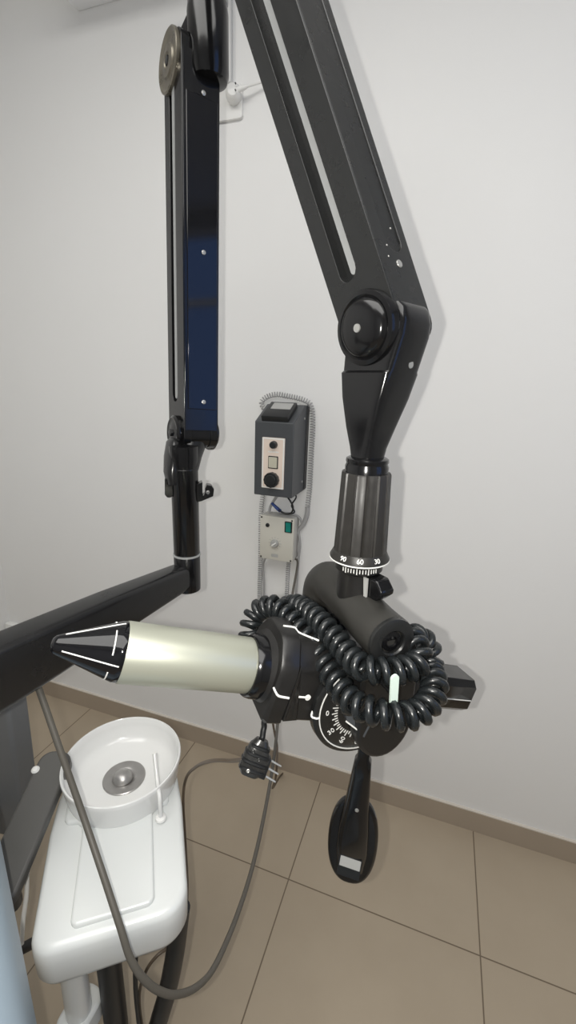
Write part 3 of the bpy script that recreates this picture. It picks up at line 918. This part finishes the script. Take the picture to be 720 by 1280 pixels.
# ------------------------------------------------------------------ coiled cable round the head
A_ = [(312, 800, .735), (313, 783, .735), (322, 764, .735), (342, 758, .715), (360, 770, .69), (376, 789, .668), (393, 811, .650), (408, 834, .632), (424, 858, .607), (441, 878, .585), (466, 889, .568), (494, 895, .562), (520, 892, .567), (536, 878, .580), (543, 858, .60), (538, 836, .635)]
B_ = [(538, 836, .640), (538, 818, .645), (528, 800, .645), (516, 797, .632), (522, 812, .606), (524, 827, .592), (506, 837, .580), (482, 839, .575), (458, 836, .581), (441, 825, .602), (425, 806, .627), (408, 786, .653), (390, 768, .69), (372, 757, .735), (354, 760, .77)]
cp = [W(*p) for p in A_] + [W(*p) for p in B_[1:]]
t = thing('coiled_cable', 'thick black coiled cable draped over the x-ray head', 'cable', cp[0])
MB().tube(helix(cp, .0138, .0160, 24), .0057, 8).build('coil', 'coil', t, angle=80)

# ------------------------------------------------------------------ loose plug under the head
plug_c = W(319, 948, .70)
plg = t = thing('loose_plug', 'dark smoky three-pin plug dangling under the x-ray head', 'plug', plug_c - Z3 * .03)
pa = (W(327, 926, .705) - W(312, 966, .695)).normalized()
pr_ = (W(340, 962, .70) - W(318, 946, .70)).normalized()
pr_ = (pr_ - pa * pr_.dot(pa)).normalized()
pn_ = pr_.cross(pa)
pm = frame(pr_, pa, pn_, plug_c)
mb = MB()
mb.loft([[pm @ V((u, -.026 + .0005 * 0, v)) for u, v in superell(-.001, 0, .013, .008, 3, 24)],
         [pm @ V((u, -.018, v)) for u, v in superell(0, 0, .021, .0125, 3.5, 24)],
         [pm @ V((u, .004, v)) for u, v in superell(0.002, 0, .022, .0135, 3.5, 24)],
         [pm @ V((u, .018, v)) for u, v in superell(0, 0, .017, .012, 3, 24)],
         [pm @ V((u, .030, v)) for u, v in superell(0, 0, .010, .009, 2.4, 24)]])
mb.build('plug_body', 'plugclear', t)
rb = MB()
for q, hw, hz in ((-.015, .0215, .0145), (-.004, .0225, .0155), (.008, .0212, .0148), (.019, .0165, .0130)):
    rb.loft([[pm @ V((u + .001, q + d, v)) for u, v in superell(0, 0, hw * k, hz * k, 3.5, 24)] for d, k in ((-.003, .90), (-.0015, 1), (.0015, 1), (.003, .90))])
rb.build('grip_ridge', 'rubber', t)
MB().box(pm @ Matrix.Translation((.018, -.006, 0)), .012, .032, .020, .002).build('pin_block', 'boxblack', t)
for q in (-.018, -.006, .006):
    MB().cyl(pm @ V((.022, q, .001)), pm @ V((.043, q - .003, .001)), .0018, .0014, 10).build('pin', 'silver', t)
for a, b in ((-.006, -.016), (.004, .004), (-.009, .012)):
    MB().lathe(frame_z(-pn_ if pn_.dot(EYE - plug_c) < 0 else pn_, pm @ V((a, b, .0122 if pn_.dot(EYE - plug_c) > 0 else -.0122))), [(0, 0), (.0032, 0), (.003, .0022), (.0015, .0026), (0, .002)], 12).build('screw', 'screw' if b < -.01 else 'plugclear', t)
MB().tube(smooth_path([pm @ V((0, .026, 0)), W(328, 922, .71), W(330, 910, .715), W(336, 896, .725), HF @ V((.02, -.055, .06))]), .0048, 12).build('lead', 'rubber', t)
pth = [pm @ V((-.018, -.008, 0)), W(290, 951, .74), W(265, 951, .80), W(246, 958, .88), W(233, 972, .99), W(229, 1000, 1.04), W(232, 1060, 1.04), W(234, 1110, .98), W(230, 1150, .94), W(214, 1180, .92), W(196, 1195, .90), W(182, 1215, .90), W(174, 1245, .93), W(178, 1285, .97), W(190, 1340, 1.02), W(215, 1420, 1.06)]
pth.append(V((pth[-1].x + .1, pth[-1].y + .05, .006)))
MB().tube(smooth_path(pth), .0033, 8).build('cord', 'cord', plg, label='thin brown cord')

# long grey cable: from the extension arm, down past the basin, up to the wall boxes
pth = [W(36, 815, .735), W(46, 853, .74), W(57, 885, .74), W(76, 940, .735), W(104, 1020, .725), W(130, 1097, .695), W(150, 1158, .675), W(163, 1198, .67), W(180, 1224, .675), W(200, 1239, .69), W(222, 1243, .715), W(248, 1232, .76), W(270, 1205, .82), W(296, 1145, .93), W(316, 1082, 1.05), W(332, 1010, 1.18), W(342, 950, 1.29), W(347, 905, 1.37),
       W(352, 850, 1.44), W(358, 790, 1.50), W(366, 740, 1.545), Uy(372, 705, WY - .022), V((-.452, WY - .028, .99))]
tag(MB().tube(smooth_path(pth, 8), lambda u: .0056 if u < .45 else .0056 - (u - .45) * .003, 10).build('grey_cable', 'cable'), 'long grey cable looping in front of the white basin, up to the wall boxes', 'cable')
pth = [W(340, 902, 1.36), W(343, 915, 1.37), W(346, 930, 1.375), W(347, 945, 1.38)]
pth = [W(338, 860, 1.38), W(340, 895, 1.40), W(343, 915, 1.40), W(346.5, 935, 1.385), W(345, 970, 1.36), Uz(341, 985, .18), Uz(352, 968, .006), Uz(364, 962, .006)]
tag(MB().tube(smooth_path(pth), .0035, 8).build('floor_cable', 'cord'), 'thin brown cord hanging just left of the long grey cable under the x-ray head', 'cord')

# ------------------------------------------------------------------ spittoon basin unit
SU = V((-.6, .8, 0)); SE = V((.8, .6, 0))
SF = V((-.435, .430, 0))           # middle of the front edge
SM = frame(SE, SU, Z3, SF)
BW = V((-.567, .622, 0))
t = thing('spittoon_unit', 'white dental cuspidor with round bowl on a rounded body', 'spittoon', (-.50, .50, 0))


def body_out(z, g, fr=0.0):
    pts = []
    def arc(cx, cy, r, a0, a1, n=8):
        for k in range(n + 1):
            a = math.radians(a0 + (a1 - a0) * k / n)
            pts.append((cx + r * math.cos(a), cy + r * math.sin(a)))
    w = .122 - g
    y0 = -.056 + g + fr
    arc(-w + .034, y0 + .034, .034, 180, 270)
    arc(w - .048, y0 + .048, .048, 270, 360)
    pts.append((w + .004, .15)); pts.append((w + .000, .22))
    arc(0, .235, w - .004, 8, 172, 16)
    pts.append((-w - .000, .22)); pts.append((-w - .004, .15))
    return [SM @ V((x, y, z)) for x, y in pts]


body = MB().loft([body_out(.652, .020), body_out(.654, .010), body_out(.660, .004), body_out(.670, .001), body_out(.71, 0), body_out(.728, .000, .001), body_out(.734, .0015, .002), body_out(.7385, .005, .003), body_out(.740, .010, .004)]).build('body', 'white', t, angle=50)
# raised middle of the top
mid = []
for (x, y) in ((-.056, -.034), (.058, -.034), (.066, -.026), (.066, .135), (.072, .145), (.096, .15), (.100, .16), (.098, .22), (.08, .28), (.03, .325), (-.03, .325), (-.08, .28), (-.100, .20), (-.100, .168), (-.094, .158), (-.074, .154), (-.067, .146), (-.064, .13), (-.064, -.026)):
    mid.append((x, y))
MB().prism(SM, mid, .735, .7485).build('raised_panel', 'white', body, bevel=.005, seg=4)
bm = frame_z(Z3, V((BW.x, BW.y, .742)))
bowl = MB().lathe(bm, [(0, .002), (.106, 0), (.112, .003), (.1145, .012), (.1215, .056), (.1225, .062), (.1215, .066), (.119, .067), (.1165, .064), (.115, .052), (.109, .026), (.100, .017), (.08, .013), (.05, .010), (.038, .009), (0, .009)], 72).build('bowl', 'ceramic', t)
dr = MB().lathe(bm, [(.0445, .0085), (.0445, .0115), (.043, .013), (.027, .0125), (.024, .011), (.021, .0095), (0, .009)], 48, False).build('drain', 'steel', bowl, label='round steel drain')
MB().lathe(bm @ Matrix.Translation((.002, -.002, 0)), [(0, .0275), (.006, .027), (.013, .0245), (.019, .018), (.0215, .011)], 32, False).build('strainer', 'steel', dr)
tp = Uz(201, 1022, .747)
tq = W(193, 942, tp.length * 0 + .93)
tag_ = MB().tube(smooth_path([tp, tp + Z3 * .05, (tp + tq) / 2 + Z3 * .01, tq]), .0042, 12).build('rinse_tube', 'ceramic', t, label='thin white rinse tube beside the bowl')
MB().lathe(frame_z(Z3, tp - Z3 * .002), [(0, 0), (.011, 0), (.010, .004), (.006, .006), (0, .006)], 20).build('tube_base', 'plastic_w', tag_)
LG = V((-.527, .408, 0))
ped = MB().lathe(frame_z(Z3, V((LG.x, LG.y, 0))), [(0, 0), (.10, 0), (.10, .012), (.05, .03), (.0245, .05), (.0225, .655), (0, .656)], 40).build('pedestal', 'white', t)
MB().prism(frame_z(Z3, V((LG.x, LG.y, .37))), rrect(0, 0, .084, .060, .025), 0, .05).build('pedestal_sleeve', 'white', ped, bevel=.006)
MB().cyl(V((LG.x, LG.y, .55)) + SE * .01 + SU * .03, V((LG.x, LG.y, .55)) + SE * .16 + SU * .03, .009, None, 14).build('cross_bar', 'armgrey', t)
# hoses below
h1_, h2_ = Uz(141, 1245, .42), Uz(209, 1240, .42)
tag(MB().tube(smooth_path([V((h1_.x, h1_.y, .651)), V((h1_.x, h1_.y, .5)), V((h1_.x - .003, h1_.y + .004, .3)), V((h1_.x - .01, h1_.y + .01, .003))]), .0225, 20).build('drain_hose', 'rubber'), 'left and thicker of two black hoses under the white basin unit', 'hose')
tag(MB().tube(smooth_path([V((h2_.x + .030, h2_.y + .014, .651)), V((h2_.x + .018, h2_.y + .006, .53)), V((h2_.x, h2_.y, .42)), V((h2_.x - .02, h2_.y - .005, .33)), V((h2_.x - .06, h2_.y - .01, .15)), V((h2_.x - .07, h2_.y, .003))]), .0180, 20).build('suction_hose', 'rubber'), 'right black hose, bent leftwards, under the white basin unit', 'hose')
h3_ = Uz(171, 1240, .45)
tag(MB().tube(smooth_path([V((h3_.x, h3_.y + .03, .651)), V((h3_.x, h3_.y, .5)), V((h3_.x, h3_.y, .3)), V((h3_.x + .01, h3_.y, .003))]), .0045, 10).build('thin_hose', 'rubber'), 'thin black hose hanging between the two thick black hoses', 'hose')

# wall bracket that carries the extension arm (left of the picture)
eb = POST + hdir * .76
MB().lathe(frame_z(Z3, V((eb.x, eb.y, 1.05))), [(0, 0), (.04, 0), (.042, .004), (.042, .24), (.04, .244), (0, .245)], 36).build('swivel_hub', 'gloss', X)
MB().box(Matrix.Translation(((eb.x + XL) / 2, eb.y, 1.235)), abs(eb.x - XL), .07, .075, .008).build('wall_beam', 'semi', X)
MB().box(Matrix.Translation((XL + .012, eb.y, 1.2)), .024, .22, .34, .006).build('wall_plate', 'semi', X)

# ------------------------------------------------------------------ dental chair at the left edge
e0, e1 = W(0, 1032, .62), W(50, 1282, .545)
ce = (e1 - e0).normalized()
cg = V((-.80, -.55, .12)); cg = (cg - ce * cg.dot(ce)).normalized()
cn_ = ce.cross(cg)
if cn_.z < 0: cn_ = -cn_
t = thing('dental_chair', 'light blue padded dental chair at the lower left edge', 'chair', (-.80, -.05, 0))
mid0 = e0 + ce * .10 + cg * .019
cmx = frame(ce, cg, cn_, mid0)
MB().box(cmx @ Matrix.Translation((.02, .215, -.055)), .86, .43, .11, .038, 5).build('backrest', 'vinyl', t)
gm_o = W(30, 935, 1.04)
gx = V((-.95, -.15, 0)).normalized()
gy = V((.10, -.10, -1)).normalized()
MB().prism(frame(gx, gy, gx.cross(gy), gm_o), rrect(.30, .02, .60, .40, .03, 6), -.03, .03).build('back_shell', 'column', t, bevel=.008, seg=3, label='dark grey panel behind the blue pad')
lowp = cmx @ V((.45, .215, -.06))
sd_ = V((ce.x, ce.y, 0)).normalized()
sg_ = V((-sd_.y, sd_.x, 0))
scn = V((lowp.x, lowp.y, 0)) + sd_ * .24
MB().box(frame(sd_, sg_, Z3, V((scn.x, scn.y, lowp.z - .03))), .50, .43, .11, .038, 5).build('seat', 'vinyl', t)
MB().box(frame(sd_, sg_, Z3, V((scn.x, scn.y, lowp.z - .11))), .42, .30, .07, .01).build('seat_frame', 'armgrey', t)
MB().prism(frame(sd_, sg_, Z3, V((scn.x, scn.y, 0))), rrect(0, 0, .26, .22, .05), .04, lowp.z - .10).build('chair_column', 'white', t)
MB().prism(frame(sd_, sg_, Z3, V((scn.x, scn.y, 0))), rrect(0, 0, .60, .40, .08), 0, .05).build('chair_base', 'white', t, bevel=.01)
# armrest seen between chair and basin
p0, p1 = W(66, 956, .93), W(-2, 1108, .76)
ad = (p1 - p0).normalized()
asd = ad.cross(V((.35, -.8, .5))).normalized()
an = asd.cross(ad)
if an.dot(EYE - p0) < 0: an = -an
am = frame(asd, ad, an, p0)
LA = (p1 - p0).length
t2 = MB().prism(am, rrect(0, LA / 2, .066, LA + .06, .026, 6), -.028, .0).build('armrest', 'armgrey', t, bevel=.005, seg=3, label='dark grey slanting armrest')
MB().lathe(frame_z(an, am @ V((-.030 if asd.x > 0 else .030, .012, -.004))), [(0, 0), (.0075, 0), (.008, .004), (.005, .007), (0, .0075)], 16).build('hinge_bolt', 'plastic_w', t2, label='small white hinge bolt')
lv = [W(34, 1092, .86), W(33, 1120, .86), W(29, 1150, .86), W(27, 1180, .86)]
MB().tube(smooth_path(lv), .0042, 10).build('lever', 'plastic_w', t2, label='thin white lever')
pb = W(30, 1175, .88)
MB().cyl(W(46, 1176, .88), W(20, 1190, .88), .010, None, 12).build('lever_pivot', 'boxblack', t2)
MB().tube([am @ V((0, LA * .93, -.02)), am @ V((0, LA * .98, -.10)), gm_o + gx * .22 + gy * .18], .018, 14).build('arm_support', 'armgrey', t2)

# ------------------------------------------------------------------ light: camera flash, added overhead fill, window daylight
FL = EYE + RW @ V((-.034, .004, .0))
ld = bpy.data.lights.new('flash', 'SPOT')
ld.energy = 21; ld.shadow_soft_size = .005; ld.color = (1, .97, .91)
ld.spot_size = math.radians(168); ld.spot_blend = .25
lo = bpy.data.objects.new('flash', ld); C.objects.link(lo)
lo.matrix_world = cam.matrix_world.copy(); lo.location = FL
ld = bpy.data.lights.new('ambient_fill_light', 'AREA')  # unseen soft fill, added to raise the ambient level
ld.shape = 'RECTANGLE'; ld.size = 2.2; ld.size_y = 1.5; ld.energy = 47; ld.color = (1.0, .985, .95)
lo = bpy.data.objects.new('ambient_fill_light', ld); C.objects.link(lo); lo.location = (-.2, -.3, ZC - .03)
ld = bpy.data.lights.new('window_portal', 'AREA')
ld.shape = 'RECTANGLE'; ld.size = wy1 - wy0; ld.size_y = wz1 - wz0
ld.cycles.is_portal = True
lo = bpy.data.objects.new('window_portal', ld); C.objects.link(lo)
lo.location = (XR + .08, (wy0 + wy1) / 2, (wz0 + wz1) / 2)
lo.rotation_euler = (0, math.radians(90), 0)
lo.rotation_euler = (math.radians(90), 0, math.radians(90))
wd = bpy.data.worlds.new('world'); SC.world = wd
wd.use_nodes = True
bg = wd.node_tree.nodes['Background']
bg.inputs['Color'].default_value = (.22, .42, 1.0, 1)
bg.inputs['Strength'].default_value = 1.15

SC.view_settings.view_transform = 'Standard'
SC.view_settings.look = 'None'
SC.view_settings.gamma = 1
SC.view_settings.exposure = 0
SC.view_settings.use_curve_mapping = False
SC.cycles.use_denoising = True
SC.cycles.max_bounces = 8
